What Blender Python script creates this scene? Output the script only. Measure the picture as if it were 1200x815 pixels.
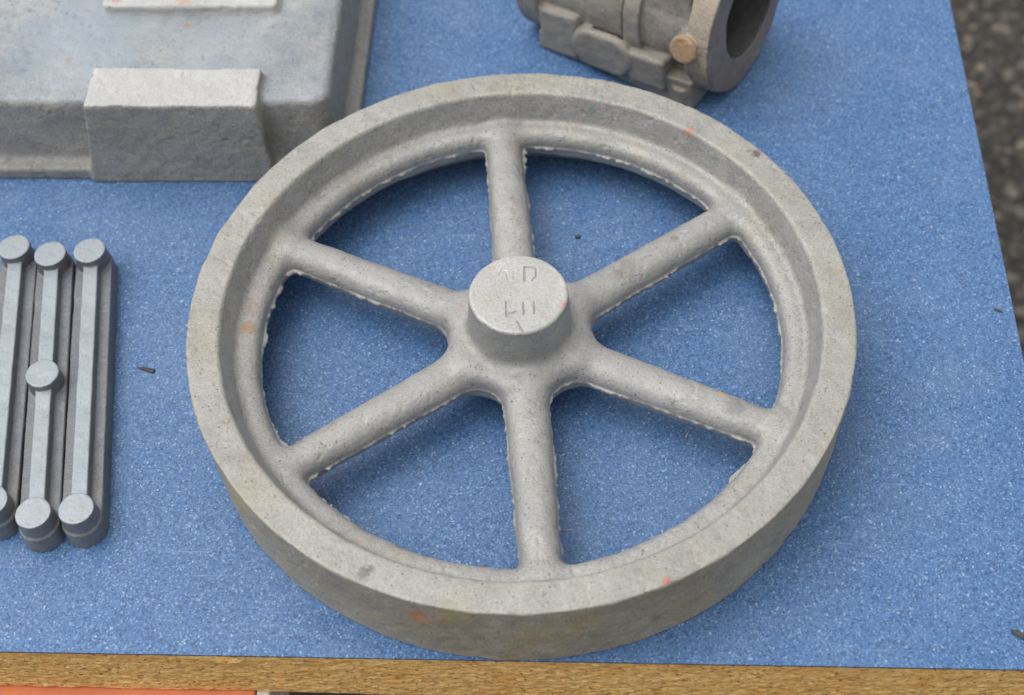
import bpy, math, random
import numpy as np
from mathutils import Matrix, Vector

# ------------------------------------------------------------------ camera, sky, sun, exposure
scene = bpy.context.scene
C = scene.collection
for o in list(bpy.data.objects):
    bpy.data.objects.remove(o, do_unlink=True)

cam_data = bpy.data.cameras.new('camera')
cam = bpy.data.objects.new('camera', cam_data)
C.objects.link(cam)
scene.camera = cam
cam_data.sensor_width = 36.0
cam_data.lens = 1708.01 / 1200.0 * 36.0
cam_data.clip_start = 0.02
cam_data.clip_end = 60.0
CR = ((0.9987926655, -0.0073052002, 0.0485782404),
      (0.0340882558, 0.8151158109, -0.5782942206),
      (-0.0353723368, 0.5792519735, 0.8143807150))
m = Matrix(CR).to_4x4()
m.translation = Vector((0.02886, -0.39418, 0.57128))
cam.matrix_world = m
cam_data.dof.use_dof = True
cam_data.dof.focus_distance = 0.655
cam_data.dof.aperture_fstop = 8.0

world = bpy.data.worlds.new('World')
scene.world = world
world.use_nodes = True
wn, wl = world.node_tree.nodes, world.node_tree.links
wn.clear()
SUN_EL, SUN_AZ = math.radians(68), math.radians(-84)     # azimuth clockwise from +Y: behind and to the left
sky = wn.new('ShaderNodeTexSky')
sky.sky_type = 'NISHITA'
sky.sun_disc = False
sky.sun_elevation = SUN_EL
sky.sun_rotation = SUN_AZ
sky.air_density = 1.0
sky.dust_density = 3.0
hs = wn.new('ShaderNodeHueSaturation')
hs.inputs['Saturation'].default_value = 0.06             # cloud-filtered daylight
bg = wn.new('ShaderNodeBackground')
bg.inputs['Strength'].default_value = 0.15
wo = wn.new('ShaderNodeOutputWorld')
wl.new(sky.outputs[0], hs.inputs['Color'])
wl.new(hs.outputs[0], bg.inputs['Color'])
wl.new(bg.outputs[0], wo.inputs['Surface'])

sun_data = bpy.data.lights.new('sun', 'SUN')
sun_data.energy = 1.25
sun_data.angle = math.radians(65)
sun_data.color = (1.0, 0.975, 0.935)
sun = bpy.data.objects.new('sun', sun_data)
C.objects.link(sun)
d = Vector((math.sin(SUN_AZ) * math.cos(SUN_EL), math.cos(SUN_AZ) * math.cos(SUN_EL), math.sin(SUN_EL)))
sun.rotation_euler = d.to_track_quat('Z', 'Y').to_euler()
sun.location = d * 3

scene.cycles.max_bounces = 5
scene.cycles.use_adaptive_sampling = True
scene.cycles.adaptive_threshold = 0.02
scene.cycles.diffuse_bounces = 3
scene.cycles.glossy_bounces = 2
vs = scene.view_settings
vs.view_transform = 'Standard'
vs.look = 'None'
vs.exposure = 0.36
vs.gamma = 1.0
vs.use_curve_mapping = False

# ------------------------------------------------------------------ helpers: objects
def tag(o, label=None, cat=None, group=None, kind=None):
    if label: o['label'] = label
    if cat: o['category'] = cat
    if group: o['group'] = group
    if kind: o['kind'] = kind
    return o

def empty(name, loc=(0, 0, 0), rz=0.0):
    o = bpy.data.objects.new(name, None)
    o.empty_display_size = 0.02
    C.objects.link(o)
    o.location = loc
    o.rotation_euler = (0, 0, rz)
    return o

def mesh_obj(name, verts, faces, mat, parent=None, smooth=True, normals=None):
    me = bpy.data.meshes.new(name)
    if isinstance(faces, np.ndarray):
        n, k = faces.shape
        me.vertices.add(len(verts))
        me.vertices.foreach_set('co', np.ascontiguousarray(verts, np.float32).ravel())
        me.loops.add(n * k)
        me.loops.foreach_set('vertex_index', np.ascontiguousarray(faces, np.int32).ravel())
        me.polygons.add(n)
        me.polygons.foreach_set('loop_start', np.arange(0, n * k, k, dtype=np.int32))
        me.update(calc_edges=True)
    else:
        me.from_pydata(verts, [], faces)
    me.validate()
    if smooth:
        me.polygons.foreach_set('use_smooth', np.ones(len(me.polygons), bool))
    if normals is not None and len(me.vertices) == len(normals):
        me.normals_split_custom_set_from_vertices(normals.tolist())
    me.materials.append(mat)
    o = bpy.data.objects.new(name, me)
    C.objects.link(o)
    if parent: o.parent = parent
    return o

# ------------------------------------------------------------------ helpers: distance fields -> castings
def smin(a, b, k):
    h = np.maximum(k - np.abs(a - b), 0.0) / k
    return np.minimum(a, b) - h * h * k * 0.25

def smax(a, b, k):
    return -smin(-a, -b, k)

def box2(x, y, hx, hy, r):
    qx, qy = np.abs(x) - hx + r, np.abs(y) - hy + r
    return np.hypot(np.maximum(qx, 0), np.maximum(qy, 0)) + np.minimum(np.maximum(qx, qy), 0) - r

def box3(x, y, z, hx, hy, hz, r):
    qx, qy, qz = np.abs(x) - hx + r, np.abs(y) - hy + r, np.abs(z) - hz + r
    return np.sqrt(np.maximum(qx, 0)**2 + np.maximum(qy, 0)**2 + np.maximum(qz, 0)**2) + \
        np.minimum(np.maximum(qx, np.maximum(qy, qz)), 0) - r

def seg2(x, y, ax, ay, bx, by):
    dx, dy = bx - ax, by - ay
    t = np.clip(((x - ax) * dx + (y - ay) * dy) / (dx * dx + dy * dy + 1e-12), 0, 1)
    return np.hypot(x - ax - t * dx, y - ay - t * dy)

def hash3(i, j, k):
    h = (i.astype(np.int64) * 374761393 + j.astype(np.int64) * 668265263 + k.astype(np.int64) * 1274126177) & 0xffffffff
    h = ((h ^ (h >> 13)) * 1103515245) & 0xffffffff
    h = ((h ^ (h >> 16)) * 2246822519) & 0xffffffff
    return (h & 0xffffff).astype(np.float32) / 0xffffff * 2 - 1

def vnoise(x, y, z, s):
    """value noise in -1..1, s = feature size"""
    x, y, z = x / s + 91.3, y / s + 57.1, z / s + 33.7
    i, j, k = np.floor(x), np.floor(y), np.floor(z)
    fx, fy, fz = x - i, y - j, z - k
    fx, fy, fz = [f * f * (3 - 2 * f) for f in (fx, fy, fz)]
    r = 0
    for a in (0, 1):
        for b in (0, 1):
            for c in (0, 1):
                w = (fx if a else 1 - fx) * (fy if b else 1 - fy) * (fz if c else 1 - fz)
                r = r + w * hash3(i + a, j + b, k + c)
    return r

def casting(sdf, lo, hi, vox, rough, pits=0.0):
    """surface nets of a distance field; returns verts, quads, vertex normals. rough = [(amplitude, size), ...]"""
    ax = [np.arange(lo[i] - 1.5 * vox, hi[i] + 2.5 * vox, vox, dtype=np.float32) for i in range(3)]
    nx, ny, nz = map(len, ax)
    V = np.empty((nz, nx, ny), np.float32)
    XX, YY = np.meshgrid(ax[0], ax[1], indexing='ij')
    for k in range(nz):
        V[k] = sdf(XX, YY, np.full_like(XX, ax[2][k]))
    V = np.ascontiguousarray(V.transpose(1, 2, 0))
    S = V < 0
    cnt = np.zeros((nx - 1, ny - 1, nz - 1), np.int8)
    for a in (0, 1):
        for b in (0, 1):
            for c in (0, 1):
                cnt += S[a:nx - 1 + a, b:ny - 1 + b, c:nz - 1 + c]
    ci, cj, ck = np.nonzero((cnt > 0) & (cnt < 8))
    idx = np.full(cnt.shape, -1, np.int32)
    idx[ci, cj, ck] = np.arange(len(ci))
    acc = np.zeros((len(ci), 3), np.float32)
    num = np.zeros(len(ci), np.float32)
    corners = [(a, b, c) for a in (0, 1) for b in (0, 1) for c in (0, 1)]
    val = {q: V[ci + q[0], cj + q[1], ck + q[2]] for q in corners}
    for q in corners:
        for axis in range(3):
            if q[axis] == 0:
                e = list(q); e[axis] = 1; e = tuple(e)
                v0, v1 = val[q], val[e]
                mk = (v0 < 0) != (v1 < 0)
                t = np.where(mk, v0 / np.where(mk, v0 - v1, 1), 0)
                pt = np.tile(np.array(q, np.float32), (len(ci), 1))
                pt[:, axis] = t
                acc += pt * mk[:, None]
                num += mk
    P = np.stack([ci, cj, ck], 1) + acc / num[:, None]
    P = (P * vox + np.array([ax[0][0], ax[1][0], ax[2][0]])).astype(np.float32)
    quads = []
    for axis in range(3):
        sl0 = [slice(1, -1)] * 3; sl1 = [slice(1, -1)] * 3
        sl0[axis] = slice(0, -1); sl1[axis] = slice(1, None)
        s0, s1 = S[tuple(sl0)], S[tuple(sl1)]
        i, j, k = np.nonzero(s0 != s1)
        flip = s1[i, j, k]
        base = np.stack([i, j, k], 1)
        for q in range(3):
            if q != axis: base[:, q] += 1
        u, w = (axis + 1) % 3, (axis + 2) % 3
        f = []
        for du, dw in ((1, 1), (0, 1), (0, 0), (1, 0)):
            cc = base.copy(); cc[:, u] -= du; cc[:, w] -= dw
            f.append(idx[cc[:, 0], cc[:, 1], cc[:, 2]])
        f = np.stack(f, 1)
        f[flip] = f[flip][:, ::-1]
        quads.append(f)
    Q = np.concatenate(quads)
    Q = Q[(Q >= 0).all(1)]
    for _ in range(2):
        d0 = sdf(P[:, 0], P[:, 1], P[:, 2])
        g = np.empty_like(P)
        e = vox * 0.35
        for a in range(3):
            h = P.copy(); h[:, a] += e; l = P.copy(); l[:, a] -= e
            g[:, a] = (sdf(h[:, 0], h[:, 1], h[:, 2]) - sdf(l[:, 0], l[:, 1], l[:, 2])) / (2 * e)
        g2 = np.maximum((g * g).sum(1), 0.15)
        st = np.clip(d0 / g2, -0.6 * vox, 0.6 * vox)
        P = P - g * st[:, None] * 0.9
    g /= np.maximum(np.linalg.norm(g, axis=1), 1e-6)[:, None]
    for amp, size in rough:
        P = P + g * (amp * vnoise(P[:, 0], P[:, 1], P[:, 2], size))[:, None]
    if pits:
        w = np.clip((vnoise(P[:, 0], P[:, 1], P[:, 2], 0.0024) - 0.50) / 0.35, 0, 1) * np.clip(0.5 + 1.5 * vnoise(P[:, 0], P[:, 1], P[:, 2], 0.02), 0, 1)
        P = P - g * (pits * w)[:, None]
    P = P.astype(np.float32)
    # vertex normals of the final surface
    fn = np.cross(P[Q[:, 2]] - P[Q[:, 0]], P[Q[:, 3]] - P[Q[:, 1]])
    N = np.zeros_like(P)
    for a in range(4):
        for c in range(3):
            N[:, c] += np.bincount(Q[:, a], weights=fn[:, c], minlength=len(P))
    N /= np.maximum(np.linalg.norm(N, axis=1), 1e-12)[:, None]
    if (N * g).sum() < 0:
        Q = Q[:, ::-1]; N = -N
    return P, Q, N

def split(P, Q, N, ids, table, sub=False):
    """cut one cast surface into part meshes; table[id] = (name, material, parent)"""
    out = {}
    for k, (name, mat, parent) in table.items():
        q = Q[ids == k]
        if len(q) == 0: continue
        u, inv = np.unique(q, return_inverse=True)
        par = out[parent] if isinstance(parent, int) else parent
        out[k] = mesh_obj(name, P[u], inv.reshape(q.shape).astype(np.int32), mat, par, True, N[u])
    return out

# ------------------------------------------------------------------ helpers: materials
class NT:
    def __init__(s, name):
        s.m = bpy.data.materials.new(name)
        s.m.use_nodes = True
        s.n, s.l = s.m.node_tree.nodes, s.m.node_tree.links
        s.b = s.n['Principled BSDF']
        s.co = s.n.new('ShaderNodeTexCoord').outputs['Object']
    def link(s, a, b):
        if hasattr(a, 'is_linked') or hasattr(a, 'links'): s.l.new(a, b)
        else: b.default_value = a
    def mapping(s, scale=(1, 1, 1), loc=(0, 0, 0), rot=(0, 0, 0)):
        q = s.n.new('ShaderNodeMapping')
        q.inputs['Scale'].default_value = scale
        q.inputs['Location'].default_value = loc
        q.inputs['Rotation'].default_value = rot
        s.l.new(s.co, q.inputs['Vector'])
        return q.outputs[0]
    def noise(s, scale, detail=3, rough=0.55, vec=None, dist=0.0):
        q = s.n.new('ShaderNodeTexNoise')
        q.inputs['Scale'].default_value = scale
        q.inputs['Detail'].default_value = detail
        q.inputs['Roughness'].default_value = rough
        q.inputs['Distortion'].default_value = dist
        s.l.new(vec or s.co, q.inputs['Vector'])
        return q.outputs['Fac']
    def voro(s, scale, out='Distance', vec=None, rnd=1.0, feature='F1'):
        q = s.n.new('ShaderNodeTexVoronoi')
        q.feature = feature
        q.inputs['Scale'].default_value = scale
        q.inputs['Randomness'].default_value = rnd
        s.l.new(vec or s.co, q.inputs['Vector'])
        return q.outputs[out]
    def ramp(s, fac, stops, interp='LINEAR'):
        q = s.n.new('ShaderNodeValToRGB')
        cr = q.color_ramp
        cr.interpolation = interp
        while len(cr.elements) < len(stops): cr.elements.new(0.5)
        for e, (p, c) in zip(cr.elements, stops):
            e.position = p
            e.color = (c, c, c, 1) if not hasattr(c, '__len__') else (*c, 1)
        s.l.new(fac, q.inputs[0])
        return q.outputs[0]
    def mix(s, fac, a, b, mode='MIX'):
        q = s.n.new('ShaderNodeMix')
        q.data_type = 'RGBA'; q.blend_type = mode
        for v, i in ((fac, 0), (a, 6), (b, 7)):
            if isinstance(v, (int, float)): q.inputs[i].default_value = v
            elif isinstance(v, tuple): q.inputs[i].default_value = (*v, 1)
            else: s.l.new(v, q.inputs[i])
        return q.outputs[2]
    def math(s, op, a, b=0.0, c=None):
        q = s.n.new('ShaderNodeMath'); q.operation = op
        for v, i in ((a, 0), (b, 1), (c, 2)):
            if v is None: continue
            if isinstance(v, (int, float)): q.inputs[i].default_value = v
            else: s.l.new(v, q.inputs[i])
        return q.outputs[0]
    def spot(s, pos, rad, warp):
        """0..1 blot around a point, its edge broken by noise"""
        q = s.n.new('ShaderNodeVectorMath'); q.operation = 'DISTANCE'
        s.l.new(s.co, q.inputs[0]); q.inputs[1].default_value = pos
        dd = s.math('ADD', s.math('DIVIDE', q.outputs['Value'], rad), warp)
        return s.ramp(dd, [(0.55, 1.0), (1.0, 0.0)])
    def bump(s, h, strength, dist, prev=None):
        q = s.n.new('ShaderNodeBump')
        q.inputs['Strength'].default_value = strength
        q.inputs['Distance'].default_value = dist
        s.l.new(h, q.inputs['Height'])
        if prev: s.l.new(prev, q.inputs['Normal'])
        return q.outputs[0]
    def done(s, color, rough=0.6, normal=None, metal=0.0, spec=0.5):
        s.link(color if not isinstance(color, tuple) else (*color, 1), s.b.inputs['Base Color'])
        if isinstance(rough, (int, float)): s.b.inputs['Roughness'].default_value = rough
        else: s.l.new(rough, s.b.inputs['Roughness'])
        if normal: s.l.new(normal, s.b.inputs['Normal'])
        s.b.inputs['Metallic'].default_value = metal
        s.b.inputs['Specular IOR Level'].default_value = spec
        return s.m

def cast_metal(name, light, dark, stain=(0.30, 0.26, 0.16), stain_amt=0.35, metal=0.15, rough=(0.54, 0.78),
               spots=(), grain=1.0, pit=1.0, off=(0, 0, 0), relief=1.0):
    t = NT(name)
    if off != (0, 0, 0): t.co = t.mapping(loc=off)
    big = t.noise(22, 4, 0.6)
    mid = t.noise(140, 4, 0.6)
    fine = t.noise(1100, 3, 0.6)
    col = t.mix(t.ramp(big, [(0.34, 0.0), (0.66, 1.0)]), dark, light)
    col = t.mix(t.math('MULTIPLY', t.ramp(mid, [(0.38, 1.0), (0.62, 0.0)]), 0.5), col, dark)
    blot = t.math('MULTIPLY', t.ramp(t.noise(75, 5, 0.75, t.mapping(loc=(1.2, 5.1, 2.2))), [(0.55, 0.0), (0.70, 1.0)]), 0.55 * pit)
    col = t.mix(blot, col, tuple(0.62 * q for q in dark))
    # stains
    st = t.math('MULTIPLY', t.ramp(t.noise(34, 5, 0.65, t.mapping(loc=(3.1, 1.7, 0.4))), [(0.52, 0.0), (0.72, 1.0)]), stain_amt)
    col = t.mix(st, col, stain)
    # sandy grain: light and dark specks
    g = t.ramp(fine, [(0.30, 0.62), (0.5, 1.0), (0.70, 1.32)])
    col = t.mix(0.62 * grain, col, t.mix(1.0, col, g, 'MULTIPLY'))
    sp = t.voro(420)
    spm = t.math('MULTIPLY', t.ramp(sp, [(0.10, 1.0), (0.20, 0.0)]), t.ramp(t.noise(260, 2), [(0.47, 0.0), (0.56, 1.0)]))
    col = t.mix(t.math('MULTIPLY', spm, 0.8 * pit), col, (0.05, 0.047, 0.043))
    warp = t.math('MULTIPLY', t.math('SUBTRACT', t.noise(420, 4, 0.75), 0.5), 2.6)
    for pos, rad, c, amt in spots:
        col = t.mix(t.math('MULTIPLY', t.spot(pos, rad, warp), amt * 0.72), col, c)
    rg = t.ramp(mid, [(0.35, rough[0]), (0.65, rough[1])])
    hgt = t.math('SUBTRACT', t.math('MULTIPLY_ADD', t.noise(420, 2, 0.6), 1.3, fine), t.math('MULTIPLY', spm, 0.6))
    nb = t.bump(hgt, 0.55 * relief, 0.00032)
    return t.done(col, rg, nb, metal, 0.5)

ORANGE, RED, GREEN, OCHRE, DARK = (0.42, 0.16, 0.09), (0.42, 0.10, 0.08), (0.10, 0.26, 0.17), (0.38, 0.20, 0.08), (0.06, 0.06, 0.06)
rim_spots = lambda: [q for q in wheel_spots if math.hypot(q[0][0], q[0][1]) > 0.112]
spoke_spots = lambda: [q for q in wheel_spots if math.hypot(q[0][0], q[0][1]) <= 0.118]
wheel_spots = [
    ((0.0631, -0.1355, 0.047), 0.0028, RED, .9), ((0.080, 0.1097, 0.046), 0.0026, ORANGE, .9),
    ((0.0322, 0.129, 0.041), 0.0026, GREEN, .8), ((0.0922, 0.0955, 0.042), 0.0026, GREEN, .75),
    ((0.1123, 0.0939, 0.047), 0.0028, (0.06, 0.035, 0.02), .95), ((-0.0583, -0.133, 0.047), 0.0032, DARK, .6),
    ((-0.0554, -0.1311, 0.047), 0.0020, DARK, .6), ((0.1257, -0.0452, 0.035), 0.0035, DARK, .6),
    ((0.1087, 0.0961, 0.047), 0.0016, DARK, .6),
    ((-0.0357, -0.1452, 0.0335), 0.0062, (0.50, 0.20, 0.11), .85), ((-0.026, -0.147, 0.034), 0.0025, (0.50, 0.20, 0.11), .7),
    ((-0.0275, 0.012, 0.0315), 0.0030, (0.45, 0.20, 0.10), .9), ((-0.1262, -0.0011, 0.0315), 0.0042, OCHRE, .9),
    ((-0.1266, 0.0103, 0.0315), 0.0060, (0.36, 0.25, 0.20), .6), ((0.0901, -0.0344, 0.031), 0.0020, (0.60, 0.33, 0.07), .95),
    ((0.0952, -0.0424, 0.031), 0.0055, (0.19, 0.19, 0.20), .7), ((0.0685, -0.0391, 0.031), 0.0028, (0.10, 0.10, 0.08), .7),
    ((0.0426, -0.038, 0.031), 0.0034, (0.17, 0.16, 0.12), .7), ((0.0494, 0.0352, 0.031), 0.0065, (0.15, 0.12, 0.10), .55),
    ((0.044, 0.031, 0.031), 0.0045, (0.16, 0.12, 0.10), .55), ((0.072, 0.0536, 0.031), 0.0032, (0.18, 0.16, 0.15), .6),
    ((0.0062, -0.0465, 0.031), 0.0035, (0.20, 0.20, 0.21), .6), ((0.0601, -0.1369, 0.0177), 0.0030, (0.08, 0.075, 0.06), .6),
]
M_rim = cast_metal('wheel_rim_grey', (0.378, 0.370, 0.340), (0.288, 0.282, 0.260), (0.31, 0.275, 0.185), 0.45, 0.3, (0.46, 0.68), spots=[q for q in wheel_spots if q[0][2] > 0.035], grain=0.85)
M_band = cast_metal('wheel_outer_band_olive_grey', (0.37, 0.345, 0.285), (0.29, 0.27, 0.225), (0.36, 0.29, 0.16), 0.75, 0.05, spots=[q for q in wheel_spots if q[0][2] < 0.035 and math.hypot(q[0][0], q[0][1]) > 0.14], grain=1.1)
M_bead = cast_metal('wheel_inner_bead_grey', (0.362, 0.356, 0.340), (0.285, 0.281, 0.270), (0.34, 0.30, 0.22), 0.40, 0.3, (0.46, 0.68), spots=[q for q in wheel_spots if 0.11 < math.hypot(q[0][0], q[0][1]) < 0.14])
M_spoke = cast_metal('wheel_spoke_grey', (0.366, 0.361, 0.348), (0.290, 0.287, 0.279), (0.33, 0.30, 0.24), 0.30, 0.3, (0.46, 0.68), spots=spoke_spots(), pit=0.9, grain=0.75)
M_boss = cast_metal('wheel_boss_silver', (0.47, 0.468, 0.458), (0.38, 0.377, 0.366), (0.36, 0.33, 0.25), 0.35, 0.2, (0.36, 0.58),
                    spots=[((-0.012, 0.0145, 0.058), 0.0020, (0.55, 0.30, 0.18), .6), ((0.0205, -0.006, 0.058), 0.0028, (0.5, 0.16, 0.12), .6)], grain=0.8, pit=0.7, relief=0.5)
M_mark = cast_metal('grime_in_cast_marks', (0.37, 0.37, 0.36), (0.27, 0.27, 0.265), metal=0.1)
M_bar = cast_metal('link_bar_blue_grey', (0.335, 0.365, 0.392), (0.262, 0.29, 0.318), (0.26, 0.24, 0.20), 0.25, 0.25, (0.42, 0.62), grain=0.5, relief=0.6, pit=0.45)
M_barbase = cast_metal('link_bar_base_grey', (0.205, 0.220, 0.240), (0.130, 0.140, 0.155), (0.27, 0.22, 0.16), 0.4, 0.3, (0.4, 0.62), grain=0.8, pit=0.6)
M_pan = cast_metal('cover_blue_grey', (0.37, 0.375, 0.375), (0.21, 0.235, 0.26), (0.33, 0.30, 0.24), 0.35, 0.12, (0.5, 0.7), grain=1.0,
                   spots=[((-0.235, 0.175, 0.047), 0.045, (0.27, 0.33, 0.39), .7), ((-0.165, 0.165, 0.047), 0.030, (0.30, 0.34, 0.39), .6),
                          ((-0.240, 0.160, 0.047), 0.003, (0.30, 0.20, 0.12), .8), ((-0.182, 0.186, 0.047), 0.0022, (0.40, 0.13, 0.08), .8)])
M_pad = cast_metal('cover_pad_silver', (0.48, 0.475, 0.465), (0.40, 0.395, 0.385), (0.40, 0.36, 0.30), 0.3, 0.08, (0.52, 0.7), grain=0.8, pit=0.4, relief=0.45,
                   spots=[((-0.222, 0.201, 0.053), 0.004, (0.42, 0.15, 0.09), .8), ((-0.184, 0.199, 0.053), 0.005, (0.45, 0.25, 0.15), .7)])
M_face = cast_metal('cover_side_grey', (0.32, 0.315, 0.295), (0.25, 0.245, 0.235), (0.29, 0.24, 0.17), 0.4, 0.1, (0.55, 0.75), grain=1.25, relief=1.6)
M_brl = cast_metal('barrel_grey', (0.33, 0.31, 0.275), (0.23, 0.215, 0.19), (0.23, 0.18, 0.12), 0.55, 0.2, grain=0.8)
M_brl_rust = cast_metal('barrel_flange_tan', (0.37, 0.33, 0.275), (0.29, 0.255, 0.21), (0.33, 0.20, 0.11), 0.7, 0.12, grain=0.9)
M_brl_end = cast_metal('barrel_end_brown_grey', (0.27, 0.225, 0.185), (0.185, 0.16, 0.138), (0.24, 0.13, 0.075), 0.6, 0.25, (0.36, 0.55), grain=0.6)
M_brl_boss = cast_metal('barrel_boss_rust', (0.38, 0.29, 0.205), (0.32, 0.23, 0.155), (0.42, 0.22, 0.09), 0.6, 0.05, grain=0.7)
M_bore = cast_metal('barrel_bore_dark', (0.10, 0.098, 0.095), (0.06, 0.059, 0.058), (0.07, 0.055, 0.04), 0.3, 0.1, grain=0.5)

def mat_laminate():
    t = NT('blue_speckled_laminate')
    warpv = t.n.new('ShaderNodeVectorMath'); warpv.operation = 'ADD'
    nz = t.n.new('ShaderNodeTexNoise'); nz.inputs['Scale'].default_value = 900; nz.inputs['Detail'].default_value = 1
    t.l.new(t.co, nz.inputs['Vector'])
    sc = t.n.new('ShaderNodeVectorMath'); sc.operation = 'SCALE'; sc.inputs['Scale'].default_value = 0.0008
    t.l.new(nz.outputs['Color'], sc.inputs[0])
    t.l.new(t.co, warpv.inputs[0]); t.l.new(sc.outputs[0], warpv.inputs[1])
    wv = warpv.outputs[0]
    c1 = t.n.new('ShaderNodeSeparateColor'); t.l.new(t.voro(1450, 'Color', wv), c1.inputs[0])
    c2 = t.n.new('ShaderNodeSeparateColor'); t.l.new(t.voro(1250, 'Color', wv), c2.inputs[0])
    base = t.ramp(c1.outputs[0], [(0.0, (0.048, 0.110, 0.250)), (0.5, (0.066, 0.148, 0.312)), (1.0, (0.088, 0.190, 0.370))])
    base = t.mix(t.math('MULTIPLY', t.ramp(t.noise(9, 4), [(0.35, 0.0), (0.65, 1.0)]), 0.22), base, (0.058, 0.138, 0.300))
    dk = t.ramp(c2.outputs[0], [(0.76, 0.0), (0.80, 1.0)])
    col = t.mix(t.math('MULTIPLY', dk, 0.55), base, (0.018, 0.042, 0.115))
    lt = t.ramp(c1.outputs[1], [(0.86, 0.0), (0.90, 1.0)])
    col = t.mix(t.math('MULTIPLY', lt, 0.36), col, (0.28, 0.43, 0.66))
    wt = t.ramp(c2.outputs[1], [(0.982, 0.0), (0.988, 1.0)])
    col = t.mix(t.math('MULTIPLY', wt, 0.36), col, (0.55, 0.68, 0.82))
    # dust film and smudges
    du = t.math('MULTIPLY', t.ramp(t.noise(16, 6, 0.7), [(0.46, 0.0), (0.78, 1.0)]), 0.16)
    col = t.mix(du, col, (0.30, 0.36, 0.45))
    # faint straight scuffs in two directions
    for ang, sc_, lo in ((0.5, (30, 900, 1), 0.70), (-1.1, (25, 700, 1), 0.71)):
        mv = t.mapping(scale=sc_, rot=(0, 0, ang))
        sf = t.math('MULTIPLY', t.ramp(t.noise(1.0, 2, 0.5, mv), [(lo, 0.0), (lo + 0.05, 1.0)]), 0.35)
        col = t.mix(sf, col, (0.30, 0.40, 0.54))
    rg = t.ramp(t.noise(60, 4), [(0.3, 0.36), (0.7, 0.50)])
    return t.done(col, rg, t.bump(t.noise(1500, 2), 0.12, 0.0002), 0.0, 0.35)
M_lam = mat_laminate()

def mat_core():
    t = NT('particle_board')
    v = t.mapping(scale=(1.0, 1.0, 1.9))
    v2 = t.mapping(scale=(1.0, 1.0, 1.9), loc=(0.3, 0.1, 0.7))
    a = t.noise(330, 4, 0.75, v, 0.4)
    col = t.ramp(a, [(0.28, (0.36, 0.15, 0.04)), (0.41, (0.72, 0.39, 0.12)), (0.52, (0.90, 0.58, 0.21)), (0.66, (0.96, 0.78, 0.42))])
    c = t.n.new('ShaderNodeSeparateColor'); t.l.new(t.voro(420, 'Color', v), c.inputs[0])
    col = t.mix(0.5, col, t.ramp(c.outputs[0], [(0.0, (0.46, 0.19, 0.05)), (0.5, (0.84, 0.48, 0.15)), (1.0, (0.95, 0.70, 0.32))]))
    band = t.math('MULTIPLY', t.ramp(t.noise(45, 4, 0.6, v), [(0.45, 0.0), (0.68, 1.0)]), 0.5)
    col = t.mix(band, col, (0.68, 0.33, 0.09))
    holes = t.math('MULTIPLY', t.ramp(t.noise(430, 3, 0.6, v2), [(0.585, 0.0), (0.65, 1.0)]), 0.8)
    col = t.mix(holes, col, (0.13, 0.045, 0.012))
    dirt = t.math('MULTIPLY', t.ramp(t.noise(30, 5, 0.7), [(0.55, 0.0), (0.8, 1.0)]), 0.18)
    col = t.mix(dirt, col, (0.30, 0.22, 0.14))
    nb = t.bump(t.math('SUBTRACT', a, holes), 0.3, 0.0008)
    return t.done(col, 0.85, nb, 0.0, 0.2)
M_core = mat_core()

def plain(name, c, rough=0.6, var=0.25, scale=60, bump=0.2):
    t = NT(name)
    n = t.noise(scale, 5, 0.65)
    dk = tuple(x * (1 - var) for x in c)
    lt = tuple(min(1, x * (1 + var * 0.6)) for x in c)
    return t.done(t.mix(t.ramp(n, [(0.35, 0.0), (0.65, 1.0)]), dk, lt), rough, t.bump(t.noise(scale * 8, 3), bump, 0.0005), 0.0, 0.4)
M_edge = plain('laminate_edge_dark', (0.022, 0.020, 0.024), 0.6)
M_orange = plain('orange_red_paint', (0.70, 0.22, 0.10), 0.5, 0.15, 30)
M_pale = plain('pale_paint', (0.62, 0.60, 0.57), 0.6, 0.15, 90)
M_debris = plain('dark_debris', (0.075, 0.078, 0.08), 0.85, 0.4, 500)
M_fibre = plain('pale_fibre', (0.55, 0.52, 0.44), 0.8, 0.3, 500)

def mat_asphalt():
    t = NT('asphalt')
    n = t.noise(60, 6, 0.7)
    col = t.ramp(n, [(0.3, (0.026, 0.024, 0.022)), (0.7, (0.065, 0.060, 0.054))])
    return t.done(col, 0.85, t.bump(t.noise(150, 5, 0.7), 0.8, 0.006), 0.0, 0.3)
M_asph = mat_asphalt()

def mat_stones():
    t = NT('asphalt_stones')
    g = t.n.new('ShaderNodeNewGeometry')
    col = t.ramp(g.outputs['Random Per Island'], [(0.0, (0.040, 0.037, 0.035)), (0.45, (0.085, 0.078, 0.070)), (0.75, (0.135, 0.120, 0.105)),
                                                  (0.92, (0.19, 0.165, 0.14)), (1.0, (0.34, 0.28, 0.21))])
    return t.done(col, 0.8, t.bump(t.noise(300, 3), 0.4, 0.002), 0.0, 0.3)
M_stone = mat_stones()

# ------------------------------------------------------------------ the ground far below the table
GZ = -0.74
ground = mesh_obj('ground', [(-6, -6, GZ), (6, -6, GZ), (6, 6, GZ), (-6, 6, GZ)], [(0, 1, 2, 3)], M_asph, smooth=False)
tag(ground, kind='structure', label='dark asphalt ground beyond the right edge of the board')

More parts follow.
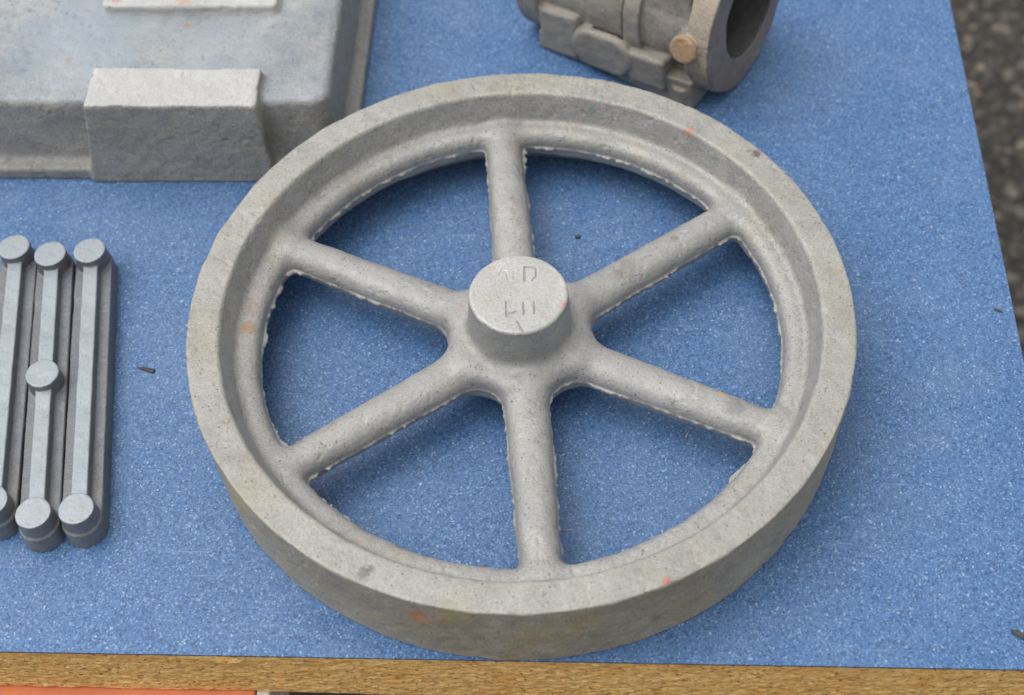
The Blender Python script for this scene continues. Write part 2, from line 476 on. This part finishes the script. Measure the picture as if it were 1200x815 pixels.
def icosa():
    p = (1 + 5 ** 0.5) / 2
    v = np.array([(-1, p, 0), (1, p, 0), (-1, -p, 0), (1, -p, 0), (0, -1, p), (0, 1, p), (0, -1, -p), (0, 1, -p), (p, 0, -1), (p, 0, 1), (-p, 0, -1), (-p, 0, 1)])
    f = np.array([(0, 11, 5), (0, 5, 1), (0, 1, 7), (0, 7, 10), (0, 10, 11), (1, 5, 9), (5, 11, 4), (11, 10, 2), (10, 7, 6), (7, 1, 8), (3, 9, 4), (3, 4, 2), (3, 2, 6), (3, 6, 8), (3, 8, 9), (4, 9, 5), (2, 4, 11), (6, 2, 10), (8, 6, 7), (9, 8, 1)])
    return v / np.linalg.norm(v[0]), f
rng = np.random.default_rng(7)
iv, iface = icosa()
NS = 16000
pos = np.stack([rng.uniform(0.15, 1.25, NS), rng.uniform(0.15, 1.75, NS), np.full(NS, GZ)], 1)
siz = np.exp(rng.normal(math.log(0.0042), 0.38, NS)).clip(0.002, 0.011)
jit = 1 + rng.uniform(-0.28, 0.28, (NS, 12, 1))
ang = rng.uniform(0, 6.283, NS)
vv = iv[None] * jit * siz[:, None, None] * np.array([1.25, 0.9, 0.55])
cs, sn = np.cos(ang)[:, None], np.sin(ang)[:, None]
vv = np.stack([vv[..., 0] * cs - vv[..., 1] * sn, vv[..., 0] * sn + vv[..., 1] * cs, vv[..., 2]], -1) + pos[:, None]
ff = (iface[None] + (np.arange(NS) * 12)[:, None, None]).reshape(-1, 3)
st = mesh_obj('asphalt_stones', vv.reshape(-1, 3), ff, M_stone, smooth=False)
tag(st, 'mixed dark and tan stones set in the asphalt ground', 'gravel', kind='stuff')

# ------------------------------------------------------------------ the board: laminated worktop
BX0, BX1, BY0, BY1, BT = -0.75, 0.23637, -0.14882, 0.85, 0.0406
top = empty('worktop', (0, 0, -BT))
tag(top, 'blue speckled laminated board with bare chipboard front edge under the castings', 'worktop')

def add_box(v, f, x0, x1, y0, y1, z0, z1):
    b = len(v)
    v += [(x0, y0, z0), (x1, y0, z0), (x1, y1, z0), (x0, y1, z0), (x0, y0, z1), (x1, y0, z1), (x1, y1, z1), (x0, y1, z1)]
    f += [tuple(b + i for i in q) for q in ((0, 3, 2, 1), (4, 5, 6, 7), (0, 1, 5, 4), (1, 2, 6, 5), (2, 3, 7, 6), (3, 0, 4, 7))]

def slab(name, x0, x1, y0, y1, z0, z1, mat, parent, bev=0.0):
    v, f = [], []
    add_box(v, f, x0, x1, y0, y1, z0, z1)
    o = mesh_obj(name, v, f, mat, parent, smooth=False)
    if bev:
        md = o.modifiers.new('bevel', 'BEVEL'); md.width = bev; md.segments = 2
    return o
LZ = BT
slab('laminate', BX0, BX1, BY0, BY1, LZ - 0.0006, LZ, M_lam, top)
slab('laminate_backing', BX0, BX1 - 0.0003, BY0 + 0.0002, BY1, LZ - 0.0015, LZ - 0.0006, M_edge, top)

def front_core():
    # chipboard core; its sawn front face is uneven, with one splintered lip near the left
    xs = np.linspace(BX0, BX1 - 0.0004, 900)
    zs = np.linspace(0.0, LZ - 0.0015, 26)
    X, Z = np.meshgrid(xs, zs, indexing='ij')
    Y = BY0 + 0.0006 + 0.0004 * vnoise(X, Z * 2.5, X * 0, 0.004) + 0.00015 * vnoise(X, Z * 2.5, X * 0 + 5, 0.0015)
    Y -= 0.0014 * np.exp(-((X + 0.121) / 0.010) ** 2) * np.exp(-((Z - 0.0345) / 0.004) ** 2)
    Y += np.where(Z < 0.0012, 0.0008, 0)
    Z = Z - (LZ - Z) / LZ * 0.0065 * np.clip((X + 0.112) / 0.30, 0, 1) ** 0.7     # board a little thicker towards the right
    v = np.stack([X, Y, Z], -1).reshape(-1, 3)
    nx, nz = X.shape
    i, k = np.meshgrid(np.arange(nx - 1), np.arange(nz - 1), indexing='ij')
    a = (i * nz + k).ravel()
    f = np.stack([a, a + nz, a + nz + 1, a + 1], 1)
    v = v.tolist(); f = f.tolist()
    add_box(v, f, BX0, BX1 - 0.0004, BY0 + 0.0025, BY1, 0.0, LZ - 0.0016)
    return mesh_obj('chipboard_core', v, f, M_core, top, smooth=False)
front_core()

# painted rail that carries the board, seen just under its front edge at lower left
rail = empty('support_rail', (-0.37, BY0 + 0.02, -0.12))
tag(rail, 'orange red painted rail under the front edge of the blue board', 'rail')
slab('beam', -0.33, 0.2545, -0.0265, 0.03, 0.035, 0.0791, M_orange, rail, 0.0012)
slab('end_block', 0.2550, 0.2610, -0.0240, 0.028, 0.036, 0.0789, M_pale, rail, 0.001)

# ------------------------------------------------------------------ the spoked wheel
PH = math.radians(95.9)
ZC = 0.0235
STROKES = [  # cast-in marks on the boss: polyline, half width, depth
    ([(0.0025, 0.0149), (0.0027, 0.0070)], 0.00050, 0.00050),
    ([(0.0025, 0.0149), (0.0074, 0.0146), (0.0078, 0.0119), (0.0075, 0.0089), (0.0061, 0.0073)], 0.00042, 0.00043),
    ([(-0.0088, 0.0102), (-0.0076, 0.0132), (-0.0058, 0.0125), (-0.0047, 0.0081)], 0.00036, 0.00023),
    ([(-0.0021, 0.0129), (-0.0019, 0.0079)], 0.00032, 0.00016),
    ([(-0.0051, -0.0051), (-0.0046, -0.0129)], 0.00046, 0.00043),
    ([(-0.0051, -0.0051), (-0.0023, -0.0047)], 0.00036, 0.00025),
    ([(-0.0036, -0.0112), (-0.0004, -0.0101)], 0.00036, 0.00032),
    ([(0.0025, -0.0053), (0.0029, -0.0116)], 0.00042, 0.00043),
    ([(0.0073, -0.0049), (0.0075, -0.0113)], 0.00040, 0.00036),
    ([(0.0001, -0.0157), (0.0030, -0.0215)], 0.00036, 0.00050),
]

def wheel_core(x, y, z):
    r = np.hypot(x, y)
    th = np.arctan2(y, x) - PH
    s = math.pi / 3
    th = th - s * np.round(th / s)
    zz = z - ZC
    # rim: upright band and an inner rounded bead
    ro = 0.1490 + z * 0.020
    ri = 0.1353 - np.clip(0.0235 - np.abs(zz), 0, 1) * 0.32
    ring = smax(smax(r - ro, np.abs(zz) - 0.0235, 0.0010), (ri - r) * 0.95, 0.0016)
    a, b = 0.0082, 0.0084
    q = (np.abs((r - 0.1285) / a) ** 3.0 + np.abs(zz / b) ** 3.0 + 1e-9) ** (1 / 3.0)
    bead = (q - 1) * 0.0082
    d = smin(ring, bead, 0.0024)
    # spokes: the one of this sector and its neighbour
    def spoke(t):
        u, v = r * np.cos(t), r * np.sin(t)
        aa = 0.0101 - np.clip(u - 0.03, 0, 0.1) * 0.016
        bb = 0.0086
        w = (np.abs(v / aa)) ** 2.3 + (np.abs(zz) / bb) ** 2.3 + 1e-9
        q = w ** (1 / 2.3)
        return smax((q - 1) * 0.0085, np.maximum(r - 0.131, -u), 0.001)
    sp = smin(spoke(th), spoke(th - np.sign(th + 1e-9) * s), 0.007)
    web = smax(r - 0.0315, np.abs(zz) - 0.0082, 0.006)
    sp = smin(sp, web, 0.010)
    d = smin(d, sp, 0.005)
    boss = smax(r - (0.0222 + np.clip(0.058 - z, 0, 1) * 0.055), np.maximum(z - 0.058, 0.004 - z), 0.0018)
    return smin(d, boss, 0.0045)

FLASH = {}
def wheel_sdf(x, y, z):
    d = wheel_core(x, y, z)
    if x.ndim == 2 and 'edge' in FLASH:          # same grid layer as before
        edge = FLASH['edge']
    else:
        zero = np.zeros_like(x)
        jag = 0.72 * (0.0008 + 0.0009 * vnoise(x, y, zero, 0.0026) + 0.0006 * vnoise(x, y, zero + 3, 0.0013)) * np.clip(0.9 + 0.7 * vnoise(x, y, zero + 7, 0.012), 0.4, 1.4) * np.where(np.hypot(x, y) > 0.108, 1.5, 1.0)
        edge = np.where(np.hypot(x, y) < 0.14, wheel_core(x, y, np.full_like(x, ZC)) - np.maximum(jag, 0.0001), 1.0)
        if x.ndim == 2: FLASH['edge'] = edge
    fin = np.maximum(np.abs(z - ZC) - 0.0007, edge)
    return smin(d, fin, 0.0006)

def boss_sdf(x, y, z):
    d = wheel_core(x, y, z)
    for pl, w, dep in STROKES:
        s = 1.0
        for (ax, ay), (bx, by) in zip(pl, pl[1:]):
            s = np.minimum(s, seg2(x, y, ax, ay, bx, by))
        d = smax(d, -np.maximum(s - w, (0.058 - dep) - z), 0.0002)
    return d

R_W = [(0.00035, 0.011), (0.00014, 0.0035), (0.00006, 0.0013)]
wheel = empty('spoked_wheel', (0, 0, 0))
tag(wheel, 'large grey cast metal wheel with six round spokes lying on the blue board', 'wheel')
P, Q, N = casting(wheel_sdf, (-0.151, -0.151, -0.0005), (0.151, 0.151, 0.048), 0.00068, R_W, 0.00045)
P[:, 2] = np.maximum(P[:, 2], 0.0003)
cen = P[Q].mean(1)
cr_, cth = np.hypot(cen[:, 0], cen[:, 1]), np.arctan2(cen[:, 1], cen[:, 0]) - PH
sect = np.mod(np.round(cth / (math.pi / 3)), 6).astype(int)
ids = np.where(cr_ > 0.1175, 0, np.where(cr_ < 0.037, 7, 1 + sect))
nr_ = (N[Q].mean(1)[:, :2] * cen[:, :2]).sum(1) / cr_
ids[(ids == 0) & (cr_ > 0.145) & (nr_ > 0.7)] = 8
ids[(ids == 0) & (cr_ < 0.1365) & ((cen[:, 2] < 0.0462) | (cr_ < 0.134))] = 9
CUT = 0.0405
ids[(cr_ < 0.030) & (cen[:, 2] > CUT + 0.0004)] = -1
tab = {0: ('rim', M_rim, wheel)}
for k in range(6): tab[1 + k] = ('spoke', M_spoke, wheel)
tab[7] = ('hub', M_spoke, wheel)
tab[8] = ('outer_band', M_band, 0)
tab[9] = ('inner_bead', M_bead, 0)
wp = split(P, Q, N, ids, tab)
P, Q, N = casting(boss_sdf, (-0.0265, -0.0265, CUT - 0.002), (0.0265, 0.0265, 0.0595), 0.00032, [(0.00030, 0.011), (0.00010, 0.0035), (0.00005, 0.0010)], 0.0003)
cen = P[Q].mean(1)
ids = np.where((cen[:, 2] > CUT - 0.0004), 0, -1)
nz_ = N[Q].mean(1)[:, 2]
ids[(cen[:, 2] < CUT + 0.001) & (np.abs(nz_) > 0.6)] = -1
ids[(ids == 0) & (cen[:, 2] > 0.0566)] = 1
for pl, w, dep in STROKES:
    if dep < 0.0003: continue
    s_ = np.full(len(cen), 1.0)
    for (ax, ay), (bx, by) in zip(pl, pl[1:]):
        s_ = np.minimum(s_, seg2(cen[:, 0], cen[:, 1], ax, ay, bx, by))
    ids[(ids == 1) & (s_ < w * 0.8)] = 2
bp = split(P, Q, N, ids, {0: ('boss', M_spoke, wp[7]), 1: ('boss_face', M_boss, wp[7]), 2: ('cast_marking', M_mark, wp[7])})

# ------------------------------------------------------------------ three link bars at the left
def stadium(x, y, r, L):
    """distance to a segment along y from 0 to -L, radius r"""
    yy = y + np.clip(-y, 0, L)
    return np.hypot(x, yy) - r

def make_bar(loc, rz, L, mids, label, seed):
    rise = [0.0] + [L * f for f in mids] + [L]
    def sdf(x, y, z):
        base = smax(stadium(x, y, 0.0096 - z * 0.05, L), z - 0.0100, 0.0009)
        base = np.maximum(base, -z)
        rib = smax(smax(np.abs(x) - (0.0040 - (z - 0.0100) * 0.06), np.maximum(y - 0.002, -y - L - 0.002), 0.001), z - 0.0154, 0.0008)
        d = smin(base, rib, 0.0012)
        for q in rise:
            bs = smax(np.hypot(x, y + q) - (0.0078 - (z - 0.02) * 0.03), np.maximum(z - 0.0190, 0.004 - z), 0.0006)
            d = smin(d, bs, 0.0010)
        return np.maximum(d, -z)
    P, Q, N = casting(sdf, (-0.0105, -L - 0.0105, -0.0004), (0.0105, 0.0105, 0.0205), 0.0005, [(0.00022, 0.009), (0.00010, 0.003), (0.00005, 0.001)])
    P[:, 2] = np.maximum(P[:, 2], 0.0002)
    t = empty('link_bar', loc, rz)
    tag(t, label, 'link bar', 'cast link bars side by side on the board')
    cen = P[Q].mean(1); nz = N[Q].mean(1)[:, 2]
    ids = np.zeros(len(Q), int)
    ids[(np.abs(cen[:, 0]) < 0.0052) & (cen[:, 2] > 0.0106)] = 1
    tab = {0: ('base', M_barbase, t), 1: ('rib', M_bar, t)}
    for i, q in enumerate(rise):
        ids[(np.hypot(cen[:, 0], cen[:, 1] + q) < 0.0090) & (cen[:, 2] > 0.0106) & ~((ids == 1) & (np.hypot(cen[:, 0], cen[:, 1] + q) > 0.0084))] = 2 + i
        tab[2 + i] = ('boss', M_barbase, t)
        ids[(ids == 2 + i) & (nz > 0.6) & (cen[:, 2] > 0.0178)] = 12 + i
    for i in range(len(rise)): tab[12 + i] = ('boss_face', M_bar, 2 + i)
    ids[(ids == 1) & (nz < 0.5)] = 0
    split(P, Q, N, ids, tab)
    return t

def bar_at(a, b, mids, label, seed):
    dx, dy = b[0] - a[0], b[1] - a[1]
    L = math.hypot(dx, dy)
    make_bar((a[0], a[1], 0), math.atan2(dy, dx) + math.pi / 2, L, mids, label, seed)
bar_at((-0.2157, 0.0553), (-0.1918, -0.0898), [], 'grey link bar with two end bosses, nearest the wheel', 1)
bar_at((-0.2350, 0.0530), (-0.2104, -0.0922), [0.493], 'middle link bar with a third round boss halfway along it', 2)
bar_at((-0.2543, 0.0573), (-0.2310, -0.0865), [], 'leftmost grey link bar, cut off by the left picture edge', 3)

# ------------------------------------------------------------------ pan-shaped cover casting at upper left
def pan_sdf(x, y, z):
    # body: x -0.42..-0.1005, y 0.127..0.36, top z 0.047
    cx, cy = -0.2605, 0.2435
    ins = np.clip(z, 0, 0.05) * 0.045
    body = box2(x - cx, y - cy, 0.1612 - ins, 0.1172 - ins * 2.0, 0.010)
    topz = 0.0468
    d = smax(body, z - topz, 0.005)
    fl = smax(box2(x - cx, y - cy, 0.1680, 0.1240, 0.006), z - 0.0075, 0.002)
    d = smin(d, fl, 0.0045)
    # big block on the front with a flat worn top
    ycut = (0.1172 + np.clip(z, 0, 0.06) * 0.085) - y
    xl = (-0.2318 + (z - 0.0) * 0.16) - x
    xr = x - (-0.1330 - np.clip(z, 0, 0.06) * 0.06)
    blk = smax(smax(ycut, y - 0.1490 - 0.001 * vnoise(x, x * 0, x * 0, 0.02), 0.003), smax(xl, xr, 0.0016), 0.0018)
    blk = smax(blk, z - 0.0522 - 0.0006 * vnoise(x, y, z * 0, 0.012) - 0.00025 * vnoise(x, y, z * 0 + 3, 0.004), 0.0018)
    d = smin(d, blk, 0.0025)
    pad = smax(box2(x + 0.1815, y - 0.226, 0.0470, 0.0315, 0.003), z - 0.0528, 0.0012)
    d = smin(d, pad, 0.002)
    return np.maximum(d, -z)
P, Q, N = casting(pan_sdf, (-0.43, 0.116, -0.0005), (-0.091, 0.370, 0.054), 0.0010, [(0.0006, 0.016), (0.00030, 0.006), (0.00016, 0.002)], 0.0008)
P[:, 2] = np.maximum(P[:, 2], 0.0003)
pan = empty('cover_casting', (0, 0, 0))
tag(pan, 'big blue-grey rectangular cover casting with block on its front, behind the wheel', 'casting')
cen = P[Q].mean(1); nn = N[Q].mean(1)
x_, y_, z_ = cen.T
ids = np.zeros(len(Q), int)
ids[(z_ < 0.012)] = 1
blk = (y_ < 0.1505) & (x_ > -0.2335 + z_ * 0.16) & (x_ < -0.1325 - z_ * 0.06) & ((y_ < 0.1225 + z_ * 0.085) | (z_ > 0.0478))
ids[blk] = 2
ids[blk & (nn[:, 2] > 0.72) & (z_ > 0.049)] = 3
pd = (np.abs(x_ + 0.1815) < 0.0480) & (np.abs(y_ - 0.226) < 0.0325) & (z_ > 0.0478)
ids[pd] = 4
ids[(ids == 0) & (nn[:, 2] < 0.55)] = 5
split(P, Q, N, ids, {0: ('top_plate', M_pan, pan), 1: ('base_flange', M_face, pan), 2: ('front_block', M_face, pan), 3: ('block_top', M_pad, 2),
                     4: ('raised_pad', M_pad, pan), 5: ('side_wall', M_face, pan)})

# ------------------------------------------------------------------ barrel casting at upper right
phi, psi = -0.5585, 0.0836
bn = Vector((math.cos(phi) * math.cos(psi), math.sin(phi) * math.cos(psi), math.sin(psi)))
bt = Vector((-math.sin(phi), math.cos(phi), 0))
bu = bn.cross(bt)
bm = Matrix((bn, bt, bu)).transposed().to_4x4()
bm.translation = Vector((0.1135, 0.196, 0.0424))

def barrel_sdf(x, y, z):
    r = np.hypot(y, z)
    def ring(x0, x1, R, k=0.0012):
        return smax(r - R, np.maximum(x0 - x, x - x1), k)
    d = ring(-0.120, -0.004, 0.0345)
    d = smin(d, ring(-0.0138, 0.0, 0.0416, 0.0010), 0.0015)
    d = smin(d, ring(-0.0535, -0.0437, 0.0378), 0.0010)
    d = smin(d, ring(-0.0765, -0.0548, 0.0362), 0.0008)
    d = smin(d, smax(box3(x + 0.0290, y + 0.026, z - 0.0235, 0.0145, 0.0045, 0.0075, 0.0025), np.abs(x + 0.029) - 0.013, 0.002), 0.004)
    d = smin(d, box3(x + 0.0900, y + 0.0265, z - 0.0200, 0.0125, 0.0060, 0.0110, 0.003), 0.003)
    d = smin(d, ring(-0.122, -0.1080, 0.0395), 0.0015)
    # rib along the upper back, and the bolting flange low on the near side
    d = smin(d, box3(x + 0.022, y + 0.010, z - 0.0345, 0.014, 0.004, 0.004, 0.002), 0.003)
    tb = 0.0418 + x * 0.083                      # table plane below the tilted axis
    low = -z - tb
    bar = smax(box2(x + 0.0605, y + 0.019, 0.0490, 0.0185, 0.002), np.maximum(z + 0.0225, low), 0.0015)
    A = box3(x + 0.0950, y + 0.0195, z + 0.0190, 0.0128, 0.0195, 0.0150, 0.0035)
    B = smax(np.hypot(np.maximum(np.abs(x + 0.0655) - 0.0065, 0), z + 0.0190) - 0.0125, np.abs(y + 0.0215) - 0.0205, 0.0030)
    slot = np.maximum(np.hypot(np.maximum(np.abs(x + 0.0625) - 0.0085, 0), (y + 0.0345)) - 0.0030, -(z + 0.0150))
    B = smax(B, -slot, 0.0012)
    Cc = box3(x + 0.0385, y + 0.0205, z + 0.0220, 0.0115, 0.0200, 0.0100, 0.0025)
    D = smax(np.hypot(x + 0.0190, y + 0.0335) - 0.0066, np.maximum(z + 0.0275, low), 0.0012)
    for q in (bar, A, B, Cc, D):
        d = smin(d, np.maximum(q, low), 0.0016)
    # round boss on the end flange
    ca, sa = math.cos(math.radians(8)), math.sin(math.radians(8))
    u = -y * ca + z * sa
    w = y * sa + z * ca
    bs = smax(np.hypot(x + 0.0130, w + 0.0002) - 0.0076, np.maximum(u - 0.0448, 0.02 - u), 0.0008)
    d = smin(d, bs, 0.0012)
    bore = np.hypot(y - 0.0045, z - 0.0016) - 0.0262
    d = smax(d, -smax(bore, np.maximum(x - 0.01, -0.14 - x), 0.0005), 0.0010)
    return smax(d, low - 0.0002, 0.0008)
P, Q, N = casting(barrel_sdf, (-0.1235, -0.047, -0.0425), (0.001, 0.043, 0.0425), 0.0008, [(0.0005, 0.012), (0.00025, 0.004), (0.00010, 0.0016)], 0.0005)
brl = empty('barrel_casting')
brl.matrix_world = bm
tag(brl, 'brown-grey hollow barrel casting with round open end, behind the wheel at right', 'casting')
cen = P[Q].mean(1); nn = N[Q].mean(1)
x_, y_, z_ = cen.T
rr = np.hypot(y_, z_)
ids = np.zeros(len(Q), int)
ids[(x_ < -0.0537) & (x_ > -0.0770) & (rr > 0.0352)] = 1
ids[(x_ < -0.0434) & (x_ > -0.0537) & (rr > 0.0352)] = 2
ids[(x_ > -0.0141) & (rr > 0.030)] = 3
ids[(x_ > -0.0012) & (nn[:, 0] > 0.5)] = 4
ids[(x_ < -0.1078)] = 5
lowm = (y_ < -0.006) & (z_ < -0.0090) & (x_ < -0.0105) & (x_ > -0.1095) & ((y_ < -0.0352) | (rr > 0.0375) | (z_ < -0.0300))
lowm |= (y_ < -0.0352) & (z_ < 0.0) & (x_ < -0.0105) & (x_ > -0.1095) & (rr > 0.0385)
ids[lowm] = 6
ca, sa = math.cos(math.radians(8)), math.sin(math.radians(8))
u_, w_ = -y_ * ca + z_ * sa, y_ * sa + z_ * ca
bossm = (np.hypot(x_ + 0.0130, w_ + 0.0002) < 0.0081) & (u_ > 0.0415)
ids[bossm] = 7
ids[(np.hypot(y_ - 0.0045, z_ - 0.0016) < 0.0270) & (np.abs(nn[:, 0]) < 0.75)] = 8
split(P, Q, N, ids, {0: ('body', M_brl, brl), 1: ('collar', M_brl, brl), 2: ('collar', M_brl, brl), 3: ('end_flange', M_brl_rust, brl),
                     4: ('end_face', M_brl_end, 3), 5: ('rear_flange', M_brl, brl), 6: ('side_flange', M_brl, brl), 7: ('boss', M_brl_boss, brl),
                     8: ('bore', M_bore, brl)})

# ------------------------------------------------------------------ crumbs on the board
def crumb(x, y, sx, sy, sz, rz, seed, mat, label, cat='debris', group=None):
    r = np.random.default_rng(seed)
    v = iv * (1 + r.uniform(-0.35, 0.35, (12, 1))) * np.array([sx, sy, sz])
    v[:, 2] = np.maximum(v[:, 2] + sz * 0.55, 0)
    o = mesh_obj('debris_crumb', v, iface.astype(np.int32), mat, None, smooth=False)
    o.location = (x, y, 0.0001); o.rotation_euler = (0, 0, rz)
    tag(o, label, cat, 'crumbs lying on the board')
crumb(-0.1807, -0.0034, 0.0055, 0.0012, 0.0006, -0.25, 1, M_debris, 'dark elongated crumb on the board between link bars and wheel')
crumb(0.2114, -0.1337, 0.0046, 0.0017, 0.0010, -0.75, 2, M_debris, 'dark crumb at the lower right corner of the board')
crumb(0.0258, 0.0806, 0.0020, 0.0013, 0.0008, 0.2, 3, M_debris, 'tiny dark crumb seen between the top and right upper spokes')
crumb(0.2291, 0.0351, 0.0022, 0.0007, 0.0006, -0.5, 4, M_debris, 'tiny dark crumb near the right edge of the board')
crumb(0.0769, -0.0371, 0.0003, 0.0026, 0.0003, -0.4, 5, M_fibre, 'pale wisp of fibre seen below the right lower spoke')
crumb(0.0227, -0.0873, 0.0030, 0.0003, 0.0003, 0.1, 6, M_fibre, 'pale wisp of fibre right of the bottom spoke')
